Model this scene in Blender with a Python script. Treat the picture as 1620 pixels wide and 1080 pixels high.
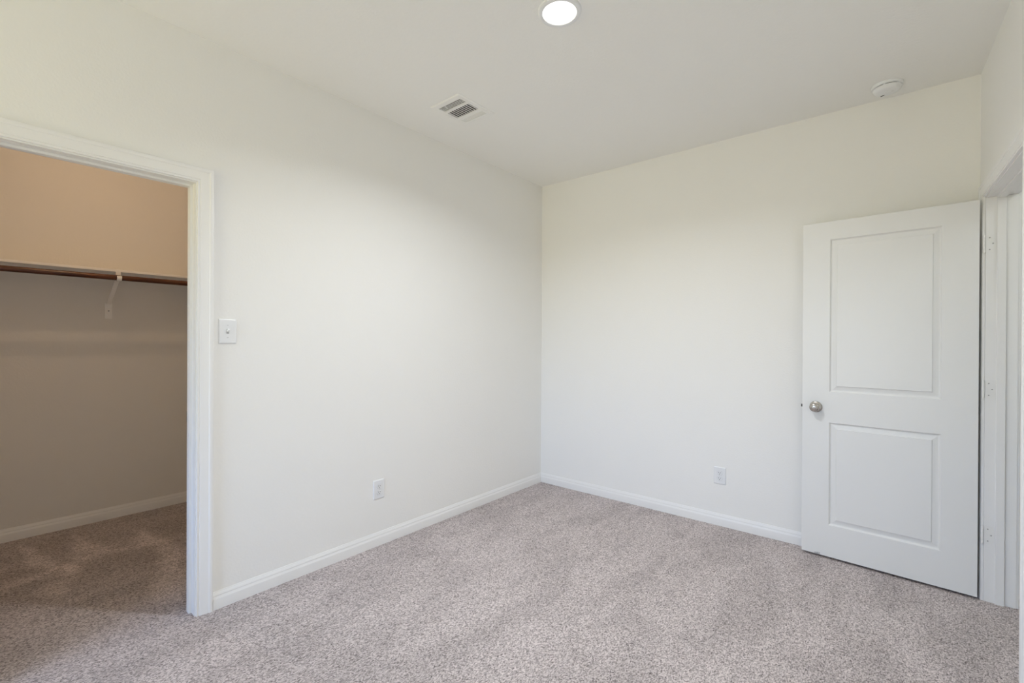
import bpy, bmesh, math, random
from mathutils import Vector, Matrix

# ------------------------------------------------------------------ clear
for o in list(bpy.data.objects):
    bpy.data.objects.remove(o, do_unlink=True)
S = bpy.context.scene
COL = S.collection

# ------------------------------------------------------------------ camera
YAW, PITCH, ROLL = 0.6932981, -0.0020784, 0.0048999
F0 = Vector((-math.sin(YAW), math.cos(YAW), 0)); R0 = Vector((math.cos(YAW), math.sin(YAW), 0)); U0 = Vector((0, 0, 1))
FW = F0 * math.cos(PITCH) + U0 * math.sin(PITCH)
UP = U0 * math.cos(PITCH) - F0 * math.sin(PITCH)
RT = R0 * math.cos(ROLL) + UP * math.sin(ROLL)
UP = UP * math.cos(ROLL) - R0 * math.sin(ROLL)
cam_d = bpy.data.cameras.new('camera')
cam_d.sensor_width = 36.0
cam_d.lens = 730.820 / 1620 * 36.0
cam_d.clip_start = 0.02
cam = bpy.data.objects.new('camera', cam_d); COL.objects.link(cam)
M = Matrix((RT, UP, -FW)).transposed().to_4x4()
M.translation = Vector((2.54189, -3.48963, 1.31137))
cam.matrix_world = M
S.camera = cam

# ------------------------------------------------------------------ colour management, sampling
S.view_settings.view_transform = 'Standard'
S.view_settings.look = 'None'
S.view_settings.gamma = 1.0
S.view_settings.use_curve_mapping = False
S.view_settings.exposure = 0.0
S.cycles.max_bounces = 12
S.cycles.diffuse_bounces = 8
S.cycles.use_denoising = True
S.cycles.sample_clamp_indirect = 6.0
S.cycles.caustics_reflective = False
S.cycles.caustics_refractive = False

# ------------------------------------------------------------------ sky seen through the window behind the camera
SKY_STRENGTH, SKY_COL, GROUND_COL = 6.0, (0.86, 1.25, 2.0), (1.26, 1.13, 0.58)
wd = bpy.data.worlds.new('world'); S.world = wd; wd.use_nodes = True
nt = wd.node_tree; nt.nodes.clear()
out = nt.nodes.new('ShaderNodeOutputWorld'); bg = nt.nodes.new('ShaderNodeBackground')
tc = nt.nodes.new('ShaderNodeTexCoord'); sx = nt.nodes.new('ShaderNodeSeparateXYZ')
rp = nt.nodes.new('ShaderNodeValToRGB'); mr = nt.nodes.new('ShaderNodeMapRange')
mr.inputs[1].default_value = -1.0; mr.inputs[2].default_value = 1.0
nt.links.new(tc.outputs['Generated'], sx.inputs[0]); nt.links.new(sx.outputs[2], mr.inputs[0]); nt.links.new(mr.outputs[0], rp.inputs[0])
e = rp.color_ramp.elements
e[0].position = 0.47; e[0].color = (*GROUND_COL, 1)
e[1].position = 0.53; e[1].color = (*SKY_COL, 1)
nt.links.new(rp.outputs[0], bg.inputs[0]); bg.inputs[1].default_value = SKY_STRENGTH
nt.links.new(bg.outputs[0], out.inputs[0])

# window daylight portal
WX0, WX1, WZ0, WZ1, WY = 0.15, 1.45, 0.45, 2.10, -5.60
pl = bpy.data.lights.new('window_portal', 'AREA'); pl.shape = 'RECTANGLE'
pl.size = WX1 - WX0; pl.size_y = WZ1 - WZ0; pl.cycles.is_portal = True
po = bpy.data.objects.new('window_portal', pl); COL.objects.link(po)
po.location = ((WX0 + WX1) / 2, WY - 0.115, (WZ0 + WZ1) / 2); po.rotation_euler = (math.radians(90), 0, 0)

# lamps: (the fittings themselves are built below)
def lamp(name, kind, loc, power, col, size):
    l = bpy.data.lights.new(name, kind); l.energy = power; l.color = col
    if kind == 'AREA': l.shape = 'DISK'; l.size = size; l.spread = math.radians(150)
    else: l.shadow_soft_size = size
    o = bpy.data.objects.new(name, l); COL.objects.link(o); o.location = loc
    return o
lamp('recessed_lamp', 'AREA', (1.410, -1.815, 2.7335), 21.5, (0.93, 0.96, 1.0), 0.14)
lamp('closet_lamp', 'POINT', (-0.89, -2.96, 2.655), 7.9, (1.0, 0.67, 0.39), 0.02)
lamp('hall_lamp', 'POINT', (3.75, -0.9, 2.55), 6.0, (0.92, 0.98, 1.0), 0.08)

# ------------------------------------------------------------------ materials
def mat(name, col, rough=0.5, metal=0.0, spec=0.5):
    m = bpy.data.materials.new(name); m.use_nodes = True
    b = m.node_tree.nodes['Principled BSDF']
    b.inputs['Base Color'].default_value = (*col, 1); b.inputs['Roughness'].default_value = rough
    b.inputs['Metallic'].default_value = metal; b.inputs['Specular IOR Level'].default_value = spec
    return m
def bump(m, scale, strength, dist, detail=3.0, rough=0.5):
    t = m.node_tree; b = t.nodes['Principled BSDF']
    c = t.nodes.new('ShaderNodeTexCoord'); n = t.nodes.new('ShaderNodeTexNoise'); bp = t.nodes.new('ShaderNodeBump')
    n.inputs['Scale'].default_value = scale; n.inputs['Detail'].default_value = detail; n.inputs['Roughness'].default_value = rough
    bp.inputs['Strength'].default_value = strength; bp.inputs['Distance'].default_value = dist
    t.links.new(c.outputs['Object'], n.inputs['Vector']); t.links.new(n.outputs[0], bp.inputs['Height']); t.links.new(bp.outputs[0], b.inputs['Normal'])
    return m
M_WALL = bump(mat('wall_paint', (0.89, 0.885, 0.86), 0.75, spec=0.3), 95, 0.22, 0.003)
M_WALL_SHADED = bump(mat('wall_paint_shaded', (0.79, 0.775, 0.74), 0.75, spec=0.3), 95, 0.22, 0.003)  # same wall paint, colour darkened to deepen the shelf shadows in the closet
M_CEIL = bump(mat('ceiling_paint', (0.89, 0.885, 0.86), 0.9, spec=0.2), 80, 0.3, 0.004)
M_TRIM = mat('trim_enamel', (0.87, 0.865, 0.85), 0.38)
M_PLATE = mat('white_plastic', (0.84, 0.85, 0.86), 0.32)
M_DARK = mat('dark_slot', (0.03, 0.03, 0.03), 0.6)
M_GREY = mat('grey_duct', (0.05, 0.05, 0.046), 0.7)
M_VENT = mat('vent_enamel', (0.88, 0.875, 0.85), 0.4)
M_NICKEL = mat('satin_nickel', (0.50, 0.475, 0.44), 0.27, 1.0)
M_BRONZE = mat('dark_steel', (0.10, 0.09, 0.08), 0.4, 0.8)
M_SCREW = mat('screw_steel', (0.35, 0.35, 0.34), 0.4, 0.8)
M_SHELF = mat('shelf_paint', (0.92, 0.91, 0.89), 0.5)
M_HINGE = mat('painted_hinge', (0.86, 0.855, 0.835), 0.35)

def m_wood():
    m = mat('stained_wood', (0.18, 0.05, 0.015), 0.32); t = m.node_tree; b = t.nodes['Principled BSDF']
    c = t.nodes.new('ShaderNodeTexCoord'); mp = t.nodes.new('ShaderNodeMapping'); n = t.nodes.new('ShaderNodeTexNoise'); r = t.nodes.new('ShaderNodeValToRGB')
    mp.inputs['Scale'].default_value = (60, 3, 60); n.inputs['Scale'].default_value = 2.0; n.inputs['Detail'].default_value = 6
    r.color_ramp.elements[0].position = 0.3; r.color_ramp.elements[0].color = (0.040, 0.009, 0.003, 1)
    r.color_ramp.elements[1].position = 0.75; r.color_ramp.elements[1].color = (0.135, 0.040, 0.010, 1)
    t.links.new(c.outputs['Object'], mp.inputs[0]); t.links.new(mp.outputs[0], n.inputs['Vector']); t.links.new(n.outputs[0], r.inputs[0]); t.links.new(r.outputs[0], b.inputs['Base Color'])
    return m
M_WOOD = m_wood()

def m_door():
    # white moulded door with one grey scuff near the free bottom corner
    m = bump(mat('door_enamel', (0.82, 0.82, 0.805), 0.36), 60, 0.06, 0.001)
    t = m.node_tree; b = t.nodes['Principled BSDF']
    c = t.nodes.new('ShaderNodeTexCoord'); mp = t.nodes.new('ShaderNodeMapping'); mp.inputs['Location'].default_value = (-0.692, 0, -0.018)
    mp.inputs['Scale'].default_value = (1, 0, 2.6)
    ln = t.nodes.new('ShaderNodeVectorMath'); ln.operation = 'LENGTH'
    n = t.nodes.new('ShaderNodeTexNoise'); n.inputs['Scale'].default_value = 130; n.inputs['Detail'].default_value = 3
    a = t.nodes.new('ShaderNodeMath'); a.operation = 'MULTIPLY_ADD'; a.inputs[1].default_value = 0.045
    r = t.nodes.new('ShaderNodeMapRange'); r.inputs[1].default_value = 0.030; r.inputs[2].default_value = 0.040; r.inputs[3].default_value = 1; r.inputs[4].default_value = 0
    mx = t.nodes.new('ShaderNodeMix'); mx.data_type = 'RGBA'
    mx.inputs[6].default_value = (0.82, 0.82, 0.805, 1); mx.inputs[7].default_value = (0.45, 0.46, 0.45, 1)
    t.links.new(c.outputs['Object'], mp.inputs[0]); t.links.new(mp.outputs[0], ln.inputs[0]); t.links.new(c.outputs['Object'], n.inputs['Vector'])
    t.links.new(n.outputs[0], a.inputs[0]); t.links.new(ln.outputs['Value'], a.inputs[2]); t.links.new(a.outputs[0], r.inputs[0])
    t.links.new(r.outputs[0], mx.inputs[0]); t.links.new(mx.outputs[2], b.inputs['Base Color'])
    return m
M_DOOR = m_door()

def m_carpet():
    m = mat('carpet_pile', (0.4, 0.37, 0.36), 1.0, spec=0.05); t = m.node_tree; b = t.nodes['Principled BSDF']
    L = t.links.new; N = t.nodes.new
    c = N('ShaderNodeTexCoord')
    # tufts: one random tone per tuft, tufts slightly drawn out and wandering
    wn = N('ShaderNodeTexNoise'); wn.inputs['Scale'].default_value = 90; wn.inputs['Detail'].default_value = 2
    mp = N('ShaderNodeMapping'); mp.inputs['Rotation'].default_value = (0, 0, -0.69); mp.inputs['Scale'].default_value = (1.0, 0.6, 1.0)
    L(c.outputs['Object'], mp.inputs[0]); L(mp.outputs[0], wn.inputs['Vector'])
    wm = N('ShaderNodeVectorMath'); wm.operation = 'MULTIPLY_ADD'; wm.inputs[1].default_value = (0.011, 0.011, 0.0)
    L(wn.outputs['Color'], wm.inputs[0]); L(mp.outputs[0], wm.inputs[2])
    v1 = N('ShaderNodeTexVoronoi'); v1.inputs['Scale'].default_value = 265; v1.voronoi_dimensions = '2D'; v1.inputs['Randomness'].default_value = 1.0
    L(wm.outputs[0], v1.inputs['Vector'])
    sp = N('ShaderNodeSeparateColor'); L(v1.outputs['Color'], sp.inputs[0])
    n1 = N('ShaderNodeTexNoise'); n1.inputs['Scale'].default_value = 190; n1.inputs['Detail'].default_value = 5; n1.inputs['Roughness'].default_value = 0.7
    L(mp.outputs[0], n1.inputs['Vector'])
    ad = N('ShaderNodeMath'); ad.operation = 'MULTIPLY_ADD'; ad.inputs[1].default_value = 0.42; L(sp.outputs[0], ad.inputs[0])
    n1s = N('ShaderNodeMath'); n1s.operation = 'MULTIPLY'; n1s.inputs[1].default_value = 1.16; L(n1.outputs[0], n1s.inputs[0]); L(n1s.outputs[0], ad.inputs[2])
    r1 = N('ShaderNodeValToRGB'); e = r1.color_ramp.elements
    e[0].position = 0.44; e[0].color = (0.075, 0.060, 0.057, 1)
    e[1].position = 0.98; e[1].color = (0.76, 0.685, 0.677, 1)
    k = r1.color_ramp.elements.new(0.60); k.color = (0.325, 0.285, 0.280, 1)
    k = r1.color_ramp.elements.new(0.76); k.color = (0.500, 0.443, 0.436, 1)
    L(ad.outputs[0], r1.inputs[0])
    # pile lay: brushed bands left by the vacuum cleaner
    mp2 = N('ShaderNodeMapping'); mp2.inputs['Scale'].default_value = (3.4, 1.3, 1.0); mp2.inputs['Rotation'].default_value = (0, 0, -0.10)
    L(c.outputs['Object'], mp2.inputs[0])
    n2 = N('ShaderNodeTexNoise'); n2.inputs['Scale'].default_value = 1.3; n2.inputs['Detail'].default_value = 7; n2.inputs['Roughness'].default_value = 0.62; n2.inputs['Distortion'].default_value = 0.4
    L(mp2.outputs[0], n2.inputs['Vector'])
    r2 = N('ShaderNodeMapRange'); r2.inputs[1].default_value = 0.42; r2.inputs[2].default_value = 0.56; r2.inputs[3].default_value = 0.90; r2.inputs[4].default_value = 1.04
    L(n2.outputs[0], r2.inputs[0])
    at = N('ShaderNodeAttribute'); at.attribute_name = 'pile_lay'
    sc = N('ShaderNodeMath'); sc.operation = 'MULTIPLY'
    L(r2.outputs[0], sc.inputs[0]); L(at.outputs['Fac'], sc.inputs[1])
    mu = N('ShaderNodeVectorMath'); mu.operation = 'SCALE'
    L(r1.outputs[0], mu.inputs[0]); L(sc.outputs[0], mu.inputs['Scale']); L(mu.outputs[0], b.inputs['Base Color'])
    bp = N('ShaderNodeBump'); bp.inputs['Strength'].default_value = 0.6; bp.inputs['Distance'].default_value = 0.006
    L(ad.outputs[0], bp.inputs['Height']); L(bp.outputs[0], b.inputs['Normal'])
    return m
M_CARPET = m_carpet()

def m_emit(name, col, st):
    m = bpy.data.materials.new(name); m.use_nodes = True; t = m.node_tree; t.nodes.clear()
    o = t.nodes.new('ShaderNodeOutputMaterial'); em = t.nodes.new('ShaderNodeEmission')
    em.inputs[0].default_value = (*col, 1); em.inputs[1].default_value = st; t.links.new(em.outputs[0], o.inputs[0]); return m
M_LENS = m_emit('lit_lens', (1.0, 0.98, 0.94), 2.5)
M_LENS_WARM = m_emit('lit_lens_warm', (1.0, 0.82, 0.6), 3.0)

def m_glass():
    m = bpy.data.materials.new('window_glass'); m.use_nodes = True; t = m.node_tree; t.nodes.clear()
    o = t.nodes.new('ShaderNodeOutputMaterial'); tr = t.nodes.new('ShaderNodeBsdfTransparent'); gl = t.nodes.new('ShaderNodeBsdfGlossy')
    gl.inputs['Roughness'].default_value = 0.02; mx = t.nodes.new('ShaderNodeMixShader'); mx.inputs[0].default_value = 0.06
    t.links.new(tr.outputs[0], mx.inputs[1]); t.links.new(gl.outputs[0], mx.inputs[2]); t.links.new(mx.outputs[0], o.inputs[0]); return m
M_GLASS = m_glass()

# ------------------------------------------------------------------ mesh helpers
def box(bm, x0, x1, y0, y1, z0, z1):
    vs = [bm.verts.new(p) for p in ((x0,y0,z0),(x1,y0,z0),(x1,y1,z0),(x0,y1,z0),(x0,y0,z1),(x1,y0,z1),(x1,y1,z1),(x0,y1,z1))]
    for f in ((0,3,2,1),(4,5,6,7),(0,1,5,4),(1,2,6,5),(2,3,7,6),(3,0,4,7)): bm.faces.new([vs[i] for i in f])
def obox(bm, c, ax, ay, az, sx, sy, sz):          # oriented box: centre, three unit axes, three sizes
    c, ax, ay, az = Vector(c), Vector(ax), Vector(ay), Vector(az); vs = []
    for k in (-1, 1):
        for (i, j) in ((-1,-1),(1,-1),(1,1),(-1,1)): vs.append(bm.verts.new(c + ax*i*sx/2 + ay*j*sy/2 + az*k*sz/2))
    for f in ((0,3,2,1),(4,5,6,7),(0,1,5,4),(1,2,6,5),(2,3,7,6),(3,0,4,7)): bm.faces.new([vs[i] for i in f])
def lathe(bm, prof, origin=(0,0,0), axis='Z', n=48, cap=True):   # prof: (radius, height)
    rings = []
    o = Vector(origin)
    for r, h in prof:
        ring = []
        for k in range(n):
            a = 2*math.pi*k/n; u, v = r*math.cos(a), r*math.sin(a)
            p = {'Z': (u, v, h), 'Y': (u, h, v), 'X': (h, u, v)}[axis]
            ring.append(bm.verts.new(o + Vector(p)))
        rings.append(ring)
    for a, b in zip(rings, rings[1:]):
        for k in range(n): bm.faces.new((a[k], a[(k+1)%n], b[(k+1)%n], b[k]))
    if cap: bm.faces.new(rings[0][::-1]); bm.faces.new(rings[-1])
def cyl(bm, p0, p1, r, n=24):
    p0, p1 = Vector(p0), Vector(p1); d = (p1-p0).normalized()
    a = d.orthogonal().normalized(); b = d.cross(a); ra = []; rb = []
    for k in range(n):
        t = 2*math.pi*k/n; v = a*math.cos(t)*r + b*math.sin(t)*r
        ra.append(bm.verts.new(p0+v)); rb.append(bm.verts.new(p1+v))
    for k in range(n): bm.faces.new((ra[k], ra[(k+1)%n], rb[(k+1)%n], rb[k]))
    bm.faces.new(ra[::-1]); bm.faces.new(rb)
def prism(bm, poly, f, t):                         # poly (u,v) -> f(u,v,w), extruded over w in t
    a = [bm.verts.new(f(u, v, t[0])) for u, v in poly]; b = [bm.verts.new(f(u, v, t[1])) for u, v in poly]; n = len(poly)
    for k in range(n): bm.faces.new((a[k], a[(k+1)%n], b[(k+1)%n], b[k]))
    bm.faces.new(a[::-1]); bm.faces.new(b)
def rrect(w, h, r, n=6):
    pts = []
    for cx, cy, a0 in ((w/2-r, h/2-r, 0), (-w/2+r, h/2-r, 90), (-w/2+r, -h/2+r, 180), (w/2-r, -h/2+r, 270)):
        for k in range(n+1):
            a = math.radians(a0 + 90*k/n); pts.append((cx + r*math.cos(a), cy + r*math.sin(a)))
    return pts
def finish(name, bm, m, parent=None, smooth=False, bevel=0.0, seg=2, loc=None, rotz=None, mw=None, angle=40):
    bmesh.ops.remove_doubles(bm, verts=bm.verts, dist=1e-6)
    bmesh.ops.recalc_face_normals(bm, faces=bm.faces)
    me = bpy.data.meshes.new(name); bm.to_mesh(me); bm.free()
    me.materials.append(m)
    o = bpy.data.objects.new(name, me); COL.objects.link(o)
    if smooth:
        for p in me.polygons: p.use_smooth = True
        try: me.set_sharp_from_angle(angle=math.radians(angle))
        except Exception: pass
    if bevel > 0:
        b = o.modifiers.new('bevel', 'BEVEL'); b.width = bevel; b.segments = seg; b.limit_method = 'ANGLE'; b.angle_limit = math.radians(40)
    if parent: o.parent = parent
    if loc: o.location = loc
    if rotz is not None: o.rotation_euler = (0, 0, rotz)
    if mw is not None: o.matrix_world = mw
    return o
def B(): return bmesh.new()
def tag(o, label, cat, group=None):
    o['label'] = label; o['category'] = cat
    if group: o['group'] = group
    return o
def struct(o, label, cat): o['kind'] = 'structure'; return tag(o, label, cat)
def empty(name, loc, label, cat, group=None, rotz=0):
    o = bpy.data.objects.new(name, None); COL.objects.link(o); o.location = loc; o.rotation_euler = (0, 0, rotz); o.empty_display_size = 0.05
    return tag(o, label, cat, group)

# ------------------------------------------------------------------ room dimensions
H = 2.743; TW = 0.115                  # ceiling height, wall thickness
YF = WY                                # wall behind the camera
XC = -1.86                             # closet back wall
CJ = -2.768; CJ2 = CJ - 0.762          # closet doorway jamb faces
HEAD = 2.048                           # head jamb underside
W0, TH = 2.885, 0.0315                  # door wall: foot at the corner and its angle
HJ, NJ = -0.150, -0.925                # bedroom doorway jamb faces (along the door wall)
JO = 0.0005                            # jamb set back from the wall face
def W(lx, ly, z=0): return (W0 + lx*math.cos(TH) - ly*math.sin(TH), lx*math.sin(TH) + ly*math.cos(TH), z)

# ------------------------------------------------------------------ floor with pile direction marks
def in_poly(x, y, P):
    c = False; j = len(P)-1
    for i in range(len(P)):
        if ((P[i][1] > y) != (P[j][1] > y)) and x < (P[j][0]-P[i][0])*(y-P[i][1])/(P[j][1]-P[i][1])+P[i][0]: c = not c
        j = i
    return c
MARKS = [([(-1.736, -3.211), (-1.592, -3.184), (-1.422, -3.153), (-1.2, -3.093), (-1.09, -3.04), (-0.954, -3.078), (-1.083, -3.131), (-1.206, -3.187), (-1.272, -3.233)], 0.14), ([(-1.69, -2.991), (-1.467, -2.932), (-1.187, -2.864), (-1.137, -2.955), (-1.143, -3.033), (-1.209, -3.059), (-1.478, -3.016)], 0.12), ([(-1.53, -2.672), (-1.287, -2.649), (-0.959, -2.575), (-0.768, -2.598), (-0.604, -2.667), (-0.635, -2.732), (-0.84, -2.703), (-1.112, -2.68), (-1.146, -2.758)], 0.14), ([(-0.961, -3.173), (-0.882, -3.106), (-0.704, -3.136), (-0.82, -3.218), (-0.889, -3.212)], 0.13), ([(-1.068, -3.34), (-1.123, -3.143), (-1.075, -3.147), (-1.028, -3.342)], 0.12), ([(-1.193, -2.869), (-1.116, -2.679), (-1.084, -2.686), (-1.148, -2.876)], 0.12), ([(-0.685, -2.774), (-0.617, -2.639), (-0.164, -2.755), (-0.285, -2.857)], 0.1), ([(-1.155, -3.054), (-1.079, -3.03), (-0.879, -3.086), (-0.893, -3.115)], 0.12)]
def build_floor():
    bm = B(); x0, x1, y0, y1 = -2.1, 4.5, -5.7, 0.3; st = 0.025
    nx, ny = round((x1-x0)/st), round((y1-y0)/st)
    V = [[bm.verts.new((x0+i*st, y0+j*st, 0)) for j in range(ny+1)] for i in range(nx+1)]
    for i in range(nx):
        for j in range(ny): bm.faces.new((V[i][j], V[i+1][j], V[i+1][j+1], V[i][j+1]))
    o = finish('floor', bm, M_CARPET)
    a = o.data.attributes.new('pile_lay', 'FLOAT', 'POINT')
    for v in o.data.vertices:
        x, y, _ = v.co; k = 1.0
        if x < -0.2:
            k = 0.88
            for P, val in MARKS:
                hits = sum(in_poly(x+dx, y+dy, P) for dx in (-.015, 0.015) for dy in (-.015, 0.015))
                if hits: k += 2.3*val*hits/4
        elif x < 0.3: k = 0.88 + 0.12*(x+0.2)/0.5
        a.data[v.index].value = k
    return o
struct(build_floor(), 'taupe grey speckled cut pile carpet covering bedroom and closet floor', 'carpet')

# ------------------------------------------------------------------ walls and ceiling
bm = B()
box(bm, -TW, 0, CJ + 0.02, 0.0, 0, H)              # from the doorway to the corner
box(bm, -TW, 0, YF, CJ2 - 0.02, 0, H)
box(bm, -TW, 0, CJ2 - 0.02, CJ + 0.02, HEAD + 0.02, H)
struct(finish('wall_left', bm, M_WALL), 'off white textured left wall with the closet doorway', 'wall')
bm = B(); box(bm, -TW, W0 + 0.3, 0.0, TW, 0, H)
struct(finish('wall_back', bm, M_WALL), 'off white far wall behind the open white door', 'wall')
bm = B()
box(bm, 0, TW, HJ + 0.02, 0.0, 0, H)
box(bm, 0, TW, -5.70, NJ - 0.02, 0, H)
box(bm, 0, TW, NJ - 0.02, HJ + 0.02, HEAD + 0.02, H)
struct(finish('wall_right', bm, M_WALL, loc=(W0, 0, 0), rotz=TH), 'off white wall around the bedroom doorway at far right', 'wall')
bm = B()
box(bm, -TW, WX0, YF - TW, YF, 0, H); box(bm, WX1, 3.4, YF - TW, YF, 0, H)
box(bm, WX0, WX1, YF - TW, YF, 0, WZ0); box(bm, WX0, WX1, YF - TW, YF, WZ1, H)
struct(finish('wall_front', bm, M_WALL), 'off white wall with the window behind the camera', 'wall')
bm = B(); box(bm, -2.1, 4.5, -5.8, 0.3, H, H + 0.1)
struct(finish('ceiling', bm, M_CEIL), 'flat off white textured ceiling', 'ceiling')
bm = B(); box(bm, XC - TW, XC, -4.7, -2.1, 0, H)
struct(finish('wall_closet_back', bm, M_WALL_SHADED), 'closet back wall behind the shelf and rod, warmly lit', 'wall')
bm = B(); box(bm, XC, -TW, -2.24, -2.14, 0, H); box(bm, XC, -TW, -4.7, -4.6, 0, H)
struct(finish('wall_closet_side', bm, M_WALL_SHADED), 'closet side walls', 'wall')
bm = B(); box(bm, 4.2, 4.3, -4.2, 0.3, 0, H); box(bm, 2.95, 4.3, 0.115, 0.2, 0, H); box(bm, 3.25, 4.3, -3.2, -3.1, 0, H)
struct(finish('wall_hall', bm, M_WALL), 'hall walls outside the bedroom doorway', 'wall')

# window behind the camera
bm = B()
fw = 0.05
box(bm, WX0, WX1, YF - 0.09, YF - 0.03, WZ0, WZ0 + fw); box(bm, WX0, WX1, YF - 0.09, YF - 0.03, WZ1 - fw, WZ1)
box(bm, WX0, WX0 + fw, YF - 0.09, YF - 0.03, WZ0 + fw, WZ1 - fw); box(bm, WX1 - fw, WX1, YF - 0.09, YF - 0.03, WZ0 + fw, WZ1 - fw)
zm = (WZ0 + WZ1)/2
box(bm, WX0 + fw, WX1 - fw, YF - 0.08, YF - 0.04, zm - 0.02, zm + 0.02)
win = struct(finish('window_1', bm, M_TRIM, bevel=0.003), 'white single hung window behind the camera', 'window')
bm = B(); box(bm, WX0 + fw, WX1 - fw, YF - 0.062, YF - 0.058, WZ0 + fw, zm - 0.02); box(bm, WX0 + fw, WX1 - fw, YF - 0.062, YF - 0.058, zm + 0.02, WZ1 - fw)
finish('pane', bm, M_GLASS, win)

# ------------------------------------------------------------------ baseboards  (profile: height, thickness)
BASE = [(0, 0), (0, .0150), (.049, .0150), (.051, .0146), (.0600, .0095), (.0630, .0092), (.0645, .0098), (.0690, .0092), (.0770, .0048), (.0815, .0034), (.083, .0032), (.083, 0)]
def baseboard(name, f, t, label, **kw):
    bm = B(); prism(bm, [(b, a) for a, b in BASE], f, t)
    return struct(finish(name, bm, M_TRIM, smooth=True, angle=25, **kw), label, 'baseboard')
baseboard('baseboard_left', lambda u, v, w: (u, w, v), (CJ + 0.073, -0.0), 'white moulded baseboard along the left wall')
baseboard('baseboard_back', lambda u, v, w: (w, -u, v), (0.0, W0 - 0.0), 'white moulded baseboard along the far wall, running behind the open door')
baseboard('baseboard_closet', lambda u, v, w: (XC + u, w, v), (-4.6, -2.24), 'white moulded baseboard along the closet back wall')
baseboard('baseboard_right', lambda u, v, w: (-u, w, v), (-5.6, NJ - 0.073), 'white moulded baseboard beside the camera', loc=(W0, 0, 0), rotz=TH)

# ------------------------------------------------------------------ door casings
CAS = [(0, 0), (0, .0085), (.0012, .0103), (.0045, .0106), (.0068, .0098), (.0078, .0080), (.0105, .0080), (.0120, .0112), (.020, .0128), (.034, .0135), (.0455, .0150),
       (.0475, .0152), (.0490, .0172), (.0530, .0190), (.0600, .0192), (.0645, .0182), (.0665, .0155), (.0665, 0)]
def casing(bm, a0, a1, z1, f):        # opening from a0 to a1 (a0 < a1), f(a, thickness, z)
    st = [lambda u: (a0-u, 0.0), lambda u: (a0-u, z1+u), lambda u: (a1+u, z1+u), lambda u: (a1+u, 0.0)]
    rings = []
    for s in st: rings.append([bm.verts.new(f(s(u)[0], t, s(u)[1])) for u, t in CAS])
    n = len(CAS)
    for A, C in zip(rings, rings[1:]):
        for k in range(n): bm.faces.new((A[k], A[(k+1) % n], C[(k+1) % n], C[k]))
    bm.faces.new(rings[0]); bm.faces.new(rings[-1][::-1])
def doorway(bm_c, bm_j, a_lo, a_hi, fc, d0, d1, s0, s1, fj):
    casing(bm_c, a_lo - 0.005, a_hi + 0.005, HEAD + 0.006, fc)
    # jambs then stops: fj(bm, depth0, depth1, a0, a1, z0, z1)
    for a0, a1, z0, z1 in ((a_hi, a_hi+.019, 0, HEAD), (a_lo-.019, a_lo, 0, HEAD), (a_lo-.019, a_hi+.019, HEAD, HEAD+.019)): fj(bm_j, d0, d1, a0, a1, z0, z1)
    for a0, a1, z0, z1 in ((a_hi-.011, a_hi, 0, HEAD-.011), (a_lo, a_lo+.011, 0, HEAD-.011), (a_lo, a_hi, HEAD-.011, HEAD)): fj(bm_j, s0, s1, a0, a1, z0, z1)
bc, bj = B(), B()
doorway(bc, bj, CJ2, CJ, lambda a, t, z: (t, a, z), -TW - .001, 0.001, -.080, -.045, lambda bm, d0, d1, a0, a1, z0, z1: box(bm, d0, d1, a0, a1, z0, z1))
casing(bc, CJ2 - .005, CJ + .005, HEAD + .006, lambda a, t, z: (-TW - t, a, z))
struct(finish('trim_1', bc, M_TRIM, smooth=True, angle=25), 'white colonial casing around the closet doorway at left', 'door casing')
struct(finish('trim_2', bj, M_TRIM, bevel=0.0012), 'white jamb and stop lining the closet doorway', 'door jamb')
bc, bj = B(), B()
doorway(bc, bj, NJ, HJ, lambda a, t, z: (-t, a, z), JO, TW + .001, .040 + JO, .072 + JO, lambda bm, d0, d1, a0, a1, z0, z1: box(bm, d0, d1, a0, a1, z0, z1))
casing(bc, NJ - .005, HJ + .005, HEAD + .006, lambda a, t, z: (TW + t, a, z))
struct(finish('trim_3', bc, M_TRIM, smooth=True, angle=25, loc=(W0, 0, 0), rotz=TH), 'white casing around the bedroom doorway at right edge', 'door casing')
struct(finish('trim_4', bj, M_TRIM, bevel=0.0012, loc=(W0, 0, 0), rotz=TH), 'white jamb and stop lining the bedroom doorway', 'door jamb')

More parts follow.
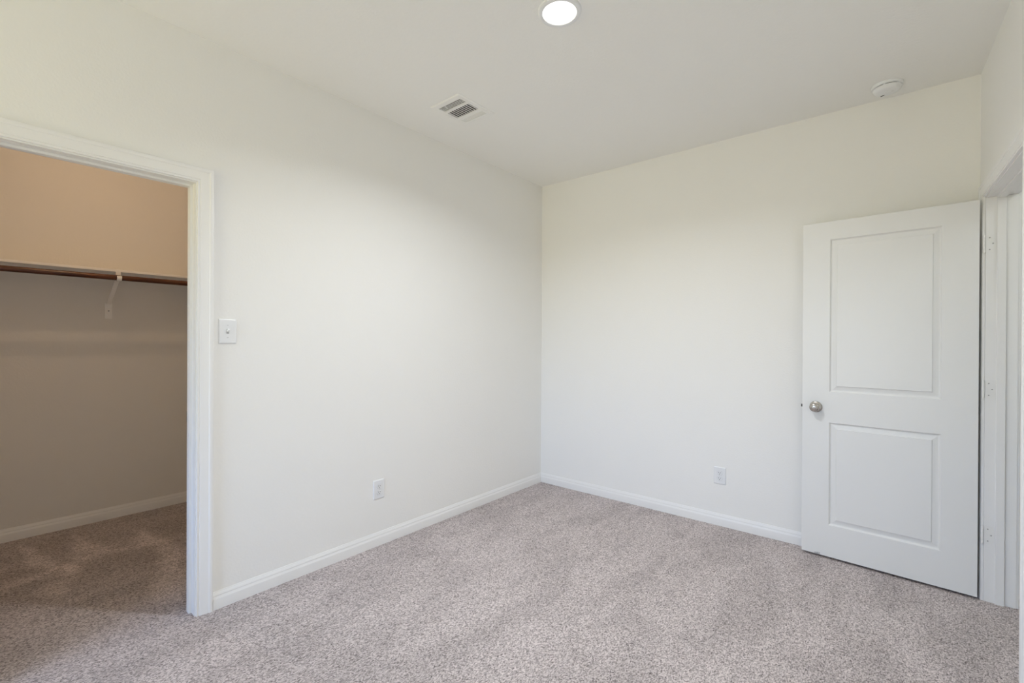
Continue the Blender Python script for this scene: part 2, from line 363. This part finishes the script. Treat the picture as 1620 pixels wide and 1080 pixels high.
# ------------------------------------------------------------------ the open two-panel door
DA, DB = Vector((2.8675, -0.160, 0.0145)), Vector((2.0935, -0.107, 0.0145))
DW, DH, DT = 0.7745, 2.024, 0.035
ux = (DB - DA).normalized(); uz = (Vector((0, 0, 1)) - ux * ux.z).normalized(); uy = uz.cross(ux)
DM = Matrix((ux, uy, uz)).transposed().to_4x4(); DM.translation = DA
PANELS = [(0.139, 0.635, 0.192, 0.811), (0.139, 0.635, 0.996, 1.916)]
RINGS = [(0, 0), (.0022, -.0025), (.0060, -.0095), (.0085, -.0108), (.0130, -.0108), (.0345, -.0062), (.0362, -.0022), (.0370, -.0012)]
def door_face(bm, y, sgn):
    us = [0, PANELS[0][0], PANELS[0][1], DW]; zs = [0, PANELS[0][2], PANELS[0][3], PANELS[1][2], PANELS[1][3], DH]
    g = {}
    for i, u in enumerate(us):
        for j, z in enumerate(zs): g[i, j] = bm.verts.new((u, y, z))
    for i in range(3):
        for j in range(5):
            if i == 1 and j in (1, 3): continue
            bm.faces.new((g[i, j], g[i+1, j], g[i+1, j+1], g[i, j+1]))
    for j in (1, 3):
        prev = [g[1, j], g[2, j], g[2, j+1], g[1, j+1]]
        for off, d in RINGS[1:]:
            a0, a1, z0, z1 = us[1]+off, us[2]-off, zs[j]+off, zs[j+1]-off
            cur = [bm.verts.new((a, y + sgn*d, z)) for a, z in ((a0, z0), (a1, z0), (a1, z1), (a0, z1))]
            for k in range(4): bm.faces.new((prev[k], prev[(k+1) % 4], cur[(k+1) % 4], cur[k]))
            prev = cur
        bm.faces.new(prev)
    return [g[0, j] for j in range(6)], [g[3, j] for j in range(6)], [g[i, 0] for i in range(4)], [g[i, 5] for i in range(4)]
bm = B()
fa, fb = door_face(bm, 0.0, 1), door_face(bm, -DT, -1)
for A, C in zip(fa, fb):
    for k in range(len(A)-1): bm.faces.new((A[k], A[k+1], C[k+1], C[k]))
door = finish('door_1', bm, M_DOOR, bevel=0.0, mw=DM)
struct(door, 'white two panel bedroom door standing open against the far wall', 'door')

def dloc(name, bm, m, parent, **kw):           # geometry given in door coordinates
    return finish(name, bm, m, parent, **kw)
KU, KZ = 0.7030, 0.900
for side in (1, -1):
    y0 = 0.0 if side == 1 else -DT
    bm = B()
    lathe(bm, [(.0335, y0), (.0340, y0+side*.002), (.0330, y0+side*.005), (.029, y0+side*.0075), (.020, y0+side*.0090), (.0135, y0+side*.0105)], (KU, 0, KZ), 'Y')
    k = dloc('doorknob', bm, M_NICKEL, door, smooth=True)
    k['label'] = 'satin nickel round doorknob' + ('' if side == 1 else ' on the wall side')
    bm = B()
    lathe(bm, [(.0125, y0+side*.009), (.0115, y0+side*.014), (.0120, y0+side*.022), (.0155, y0+side*.027), (.0215, y0+side*.032), (.0255, y0+side*.039), (.0268, y0+side*.046), (.0258, y0+side*.052),
               (.0220, y0+side*.0565), (.0150, y0+side*.0595), (.0075, y0+side*.0607), (.0040, y0+side*.0610)], (KU, 0, KZ), 'Y')
    dloc('knob_ball', bm, M_NICKEL, k, smooth=True, angle=60)
    if side == 1:
        bm = B(); lathe(bm, [(.0026, .0608), (.0026, .0622), (.0012, .0626)], (KU, 0, KZ), 'Y', n=20); dloc('privacy_pin', bm, M_BRONZE, k, smooth=True)
bm = B(); prism(bm, [(0, 0), (.012, .0), (.012, .004), (.004, .013), (0, .013)], lambda u, v, w: (DW + u - .001, -DT/2 - .006 + v, w), (KZ - .008, KZ + .008))
lb = dloc('latch_bolt', bm, M_BRONZE, door); lb['label'] = 'dark metal latch bolt'
bm = B(); box(bm, DW - .0005, DW + .0012, -DT/2 - .0125, -DT/2 + .0125, KZ - .028, KZ + .028); dloc('latch_plate', bm, M_NICKEL, door)

# hinges: jamb leaf, knuckle and screws (door wall coordinates, brought into the door's own)
WM = Matrix.Rotation(TH, 4, 'Z'); WM.translation = Vector((W0, 0, 0))
HM = DM.inverted() @ WM
for zc in (1.813, 1.076, 0.339):
    bm = B()
    prism(bm, rrect(.074, .089, .014), lambda u, v, w: (u + JO, w, zc + v), (HJ - .0022, HJ + .0002))
    # keep the half that lies on the jamb
    bmesh.ops.bisect_plane(bm, geom=bm.verts[:] + bm.edges[:] + bm.faces[:], plane_co=(JO + .001, 0, 0), plane_no=(-1, 0, 0), clear_outer=True)
    bm.transform(HM); hg = dloc('hinge', bm, M_HINGE, door); hg['label'] = 'white painted butt hinge'
    bm = B()
    for k in range(5):
        z0 = zc - .0445 + k*.0178
        cyl(bm, (-.0055, HJ - .003, z0 + .0004), (-.0055, HJ - .003, z0 + .0174), .0056, 20)
    cyl(bm, (-.0055, HJ - .003, zc - .047), (-.0055, HJ - .003, zc + .047), .0035, 16)
    bm.transform(HM); dloc('hinge_knuckle', bm, M_HINGE, hg, smooth=True)
    for sx_, sz_ in ((.014, .030), (.026, .0), (.014, -.030)):
        bm = B(); cyl(bm, (sx_ + JO, HJ - .0030, zc + sz_), (sx_ + JO, HJ - .0018, zc + sz_), .0028, 14); bm.transform(HM); dloc('screw', bm, M_SCREW, hg)

# strike plate on the closet jamb
bm = B(); box(bm, -TW - .004, -.083, CJ - .0012, CJ + .0005, .905, .958); box(bm, -TW - .006, -TW - .001, CJ - .0012, CJ + .006, .915, .948)
tag(finish('strike_plate', bm, M_BRONZE), 'dark strike plate on the closet door jamb', 'strike plate')

# ------------------------------------------------------------------ wall plates
def plate_mesh(w, h, t=.0062):
    bm = B(); prs = [(1.0, 0), (1.0, .0022), (.94, .0048), (.86, t)]
    ring = []
    for s, d in prs:
        dx = w/2*(1-s); P = rrect(w - 2*dx, h - 2*dx, max(.0035 - dx*.3, .0012), 4)
        ring.append([bm.verts.new((u, -d, v)) for u, v in P])
    n = len(ring[0])
    for a, b in zip(ring, ring[1:]):
        for k in range(n): bm.faces.new((a[k], a[(k+1) % n], b[(k+1) % n], b[k]))
    bm.faces.new(ring[0][::-1]); bm.faces.new(ring[-1])
    return bm
# local axes: x along the wall, -y out of the wall, z up
def screw(parent, x, z, y=-.0062):
    bm = B(); lathe(bm, [(.0034, 0), (.0034, -.0008), (.0022, -.0014)], (x, y, z), 'Y', n=20)
    s = finish('screw', bm, M_PLATE, parent, smooth=True)
    bm = B(); box(bm, x-.0026, x+.0026, y-.0017, y-.0012, z-.0004, z+.0004); finish('screw_slot', bm, M_GREY, s)
sw = empty('light_switch', (0, -2.6325, 1.350), 'white toggle light switch beside the closet doorway', 'light switch', rotz=math.pi/2)
finish('plate', plate_mesh(.081, .122), M_PLATE, sw, smooth=True, angle=15)
bm = B(); prism(bm, rrect(.0105, .0245, .001), lambda u, v, w: (u, w, v), (-.0060, -.0070)); finish('toggle_slot', bm, mat('switch_gap', (.42, .42, .42), .5), sw)
bm = B(); a = math.radians(28)
obox(bm, (0, -.0125, .0045), (1, 0, 0), (0, -math.cos(a), math.sin(a)), (0, math.sin(a), math.cos(a)), .0078, .019, .0105); finish('toggle', bm, M_PLATE, sw, bevel=.0015)
for dz in (.0302, -.0302): screw(sw, 0, dz)

def outlet(loc, rotz, label):
    o = empty('wall_outlet', loc, label, 'outlet', 'duplex wall outlets', rotz)
    finish('plate', plate_mesh(.083, .122), M_PLATE, o, smooth=True, angle=15)
    for dz in (.0195, -.0195):
        bm = B(); P = []
        for k in range(48):
            t = 2*math.pi*k/48; P.append((.0172*math.cos(t), max(-.0142, min(.0142, .0172*math.sin(t)))))
        prism(bm, P, lambda u, v, w: (u, w, dz + v), (-.0055, -.0082)); r = finish('receptacle', bm, M_PLATE, o, bevel=.0006)
        for x, hh in ((-.0063, .0082), (.0063, .0068)):
            bm = B(); box(bm, x-.0013, x+.0013, -.0085, -.0080, dz+.0035-hh/2, dz+.0035+hh/2); finish('slot', bm, M_DARK, r)
        bm = B(); prism(bm, [(.0026*math.cos(k*math.pi/10), .0026*math.sin(k*math.pi/10)) for k in range(20)], lambda u, v, w: (u, w, dz - .0072 + v), (-.0080, -.0085)); finish('ground_hole', bm, M_DARK, r)
        # faint gap around the receptacle
        bm = B(); prism(bm, [(u*1.05, v*1.05) for u, v in P], lambda u, v, w: (u, w, dz + v), (-.0060, -.0064)); finish('receptacle_gap', bm, bpy.data.materials['switch_gap'], r)
    screw(o, 0, 0)
    return o
outlet((0, -1.759, .3565), math.pi/2, 'white duplex outlet low on the left wall')
outlet((1.5795, 0, .3545), 0, 'white duplex outlet low on the far wall, left of the open door')

# ------------------------------------------------------------------ ceiling fittings
rl = empty('recessed_light', (1.410, -1.815, H), 'round white flush downlight glowing in the ceiling', 'ceiling light')
bm = B()
lathe(bm, [(.0945, 0), (.0945, -.003), (.092, -.0075), (.086, -.0105), (.0785, -.0112), (.0742, -.0098), (.0735, -.006), (.0735, 0)], n=72, cap=False)
finish('trim_ring', bm, M_PLATE, rl, smooth=True, angle=60)
bm = B(); lathe(bm, [(.0735, -.004), (.0735, -.0066), (.05, -.0078), (.002, -.0084)], n=72); finish('lens', bm, M_LENS, rl, smooth=True)

sd = empty('smoke_detector', (2.497, -0.178, H), 'white round smoke detector on the ceiling above the open door', 'smoke detector')
bm = B(); lathe(bm, [(.0715, 0), (.0715, -.006), (.0705, -.0115), (.0685, -.0135), (.060, -.0140)], n=64); finish('base', bm, M_PLATE, sd, smooth=True, angle=50)
bm = B(); lathe(bm, [(.0590, -.0135), (.0590, -.0185)], n=64); finish('smoke_gap', bm, M_DARK, sd)
bm = B(); lathe(bm, [(.0640, -.0175), (.0645, -.0200), (.0635, -.0245), (.0600, -.0310), (.0530, -.0375), (.0460, -.0405), (.0300, -.0415), (.002, -.0418)], n=64); finish('cover', bm, M_PLATE, sd, smooth=True, angle=50)
for k in range(6):
    t = math.radians(20 + 60*k); bm = B()
    obox(bm, (.0615*math.cos(t), .0615*math.sin(t), -.0163), (math.cos(t), math.sin(t), 0), (-math.sin(t), math.cos(t), 0), (0, 0, 1), .006, .008, .0065); finish('rib', bm, M_PLATE, sd)
bm = B(); lathe(bm, [(.0150, -.0405), (.0150, -.0428), (.0125, -.0440), (.001, -.0443)], (0.012, -.004, 0), n=32); finish('test_button', bm, M_PLATE, sd, smooth=True)
bm = B(); obox(bm, (-.020, .026, -.0412), (.8, -.6, 0), (.6, .8, 0), (0, 0, 1), .020, .0028, .005); finish('sounder_slot', bm, M_DARK, sd)

va = empty('ceiling_vent', (0.462, -1.477, H), 'white rectangular three way air register in the ceiling', 'air vent', rotz=-0.012)
VW, VL = .254, .308                     # across x, along y
bm = B()
def hole_frame(bm, ox, oy, ix0, ix1, iy0, iy1, z):
    O = [(-ox, -oy), (ox, -oy), (ox, oy), (-ox, oy)]; I = [(ix0, iy0), (ix1, iy0), (ix1, iy1), (ix0, iy1)]
    pr = [([(x, y) for x, y in O], 0), ([(x, y) for x, y in O], -.002), ([(x*.93, y*.94) for x, y in O], z), (I, z), (I, 0)]
    rr = [[bm.verts.new((x, y, d)) for x, y in P] for P, d in pr]
    for a, b in zip(rr, rr[1:]):
        for k in range(4): bm.faces.new((a[k], a[(k+1) % 4], b[(k+1) % 4], b[k]))
hx = .094
hole_frame(bm, VW/2, VL/2, -hx, hx, -.116, .114, -.0065)
finish('frame', bm, M_VENT, va)
bm = B(); box(bm, -hx, hx, -.116, .114, -.0008, -.0002); finish('duct_opening', bm, M_GREY, va)
bm = B(); box(bm, -hx, hx, -.060, -.040, -.0064, -.001); box(bm, -hx, hx, .044, .074, -.0064, -.001); finish('cross_bar', bm, M_VENT, va, bevel=.0008)
def slat_x(y, tilt, wdt=.0105):
    bm = B(); t = math.radians(tilt); obox(bm, (0, y, -.0045), (1, 0, 0), (0, math.cos(t), math.sin(t)), (0, -math.sin(t), math.cos(t)), 2*hx, wdt, .0009); finish('slat', bm, M_VENT, va)
for k in range(5): slat_x(-.1105 + k*.0112, 12, .0068)
for k in range(4): slat_x(.0795 + k*.0098, -30, .0056)
for k in range(10):
    x = -hx + .010 + k*.0187; bm = B(); t = math.radians(-14)
    obox(bm, (x, .002, -.0045), (math.cos(t), 0, math.sin(t)), (0, 1, 0), (-math.sin(t), 0, math.cos(t)), .0100, .084, .0009); finish('slat', bm, M_VENT, va)
bm = B(); obox(bm, (-.035, -.106, -.0125), (1, 0, 0), (0, .95, -.3), (0, .3, .95), .005, .022, .0025); finish('damper_lever', bm, M_VENT, va, bevel=.0008)
for y in (-.137, .135):
    bm = B(); lathe(bm, [(.0035, -.0060), (.0035, -.0072), (.0015, -.0080)], (0, y, 0), n=16); finish('screw', bm, M_VENT, va, smooth=True)

# ------------------------------------------------------------------ closet shelf, rod, bracket and its lamp
bm = B(); box(bm, XC, XC + .305, -4.59, -2.242, 1.767, 1.783)
shelf = tag(finish('closet_shelf', bm, M_SHELF, bevel=.0015), 'white painted shelf board across the closet back wall', 'shelf')
bm = B(); box(bm, XC, XC + .018, -4.59, -2.802, 1.742, 1.767); box(bm, XC, XC + .018, -2.762, -2.242, 1.742, 1.767); finish('cleat', bm, M_SHELF, shelf)
RX, RZ, RR = XC + .333, 1.7245, .0178
bm = B(); cyl(bm, (RX, -4.585, RZ), (RX, -2.246, RZ), RR, 32)
tag(finish('closet_rod', bm, M_WOOD, smooth=True), 'dark stained wooden clothes rod below the closet shelf', 'clothes rod')
br = empty('shelf_bracket', (XC, -2.782, 1.46), 'white metal bracket holding up the closet shelf and rod', 'bracket')
bw = .026
bm = B(); box(bm, 0, .006, -.0205, .0205, -.004, .106); finish('wall_plate', bm, M_SHELF, br, bevel=.001)
bm = B()
box(bm, .003, .314, -bw/2, bw/2, .300, .3068); finish('arm', bm, M_SHELF, br, bevel=.0008)
bm = B()                                                          # diagonal brace
p0, p1 = Vector((.0075, 0, .103)), Vector((.295, 0, .262)); d = (p1-p0); L = d.length; d.normalize(); nz = Vector((-d.z, 0, d.x))
obox(bm, (p0+p1)/2, d, (0, 1, 0), nz, L, bw, .006); finish('brace', bm, M_SHELF, br, bevel=.001)
bm = B()                                                          # hook cradling the rod
pts = []; cxh, czh = .333, RZ - 1.46
for k in range(19):
    t = math.radians(200 + 190*k/18); pts.append((cxh + (RR+.0012)*math.cos(t), czh + (RR+.0012)*math.sin(t), math.cos(t), math.sin(t)))
ring = []
for x, z, nx_, nz_ in pts:
    ring.append([bm.verts.new(q) for q in ((x, -bw/2, z), (x, bw/2, z), (x + nx_*.004, bw/2, z + nz_*.004), (x + nx_*.004, -bw/2, z + nz_*.004))])
for a, b in zip(ring, ring[1:]):
    for k in range(4): bm.faces.new((a[k], a[(k+1) % 4], b[(k+1) % 4], b[k]))
bm.faces.new(ring[0][::-1]); bm.faces.new(ring[-1])
box(bm, .3095, .3145, -bw/2, bw/2, .262, .3068)
finish('hook', bm, M_SHELF, br, bevel=.0006)
bm = B(); lathe(bm, [(.0045, .006), (.0045, .0075), (.002, .0085)], (0, 0, .052), 'X', n=18); finish('screw', bm, M_SCREW, br, smooth=True)

cl = empty('closet_light', (-0.89, -2.96, H), 'small white flush lamp on the closet ceiling', 'ceiling light')
bm = B(); lathe(bm, [(.085, 0), (.085, -.012), (.080, -.020), (.030, -.022)], n=48); finish('base', bm, M_PLATE, cl, smooth=True)
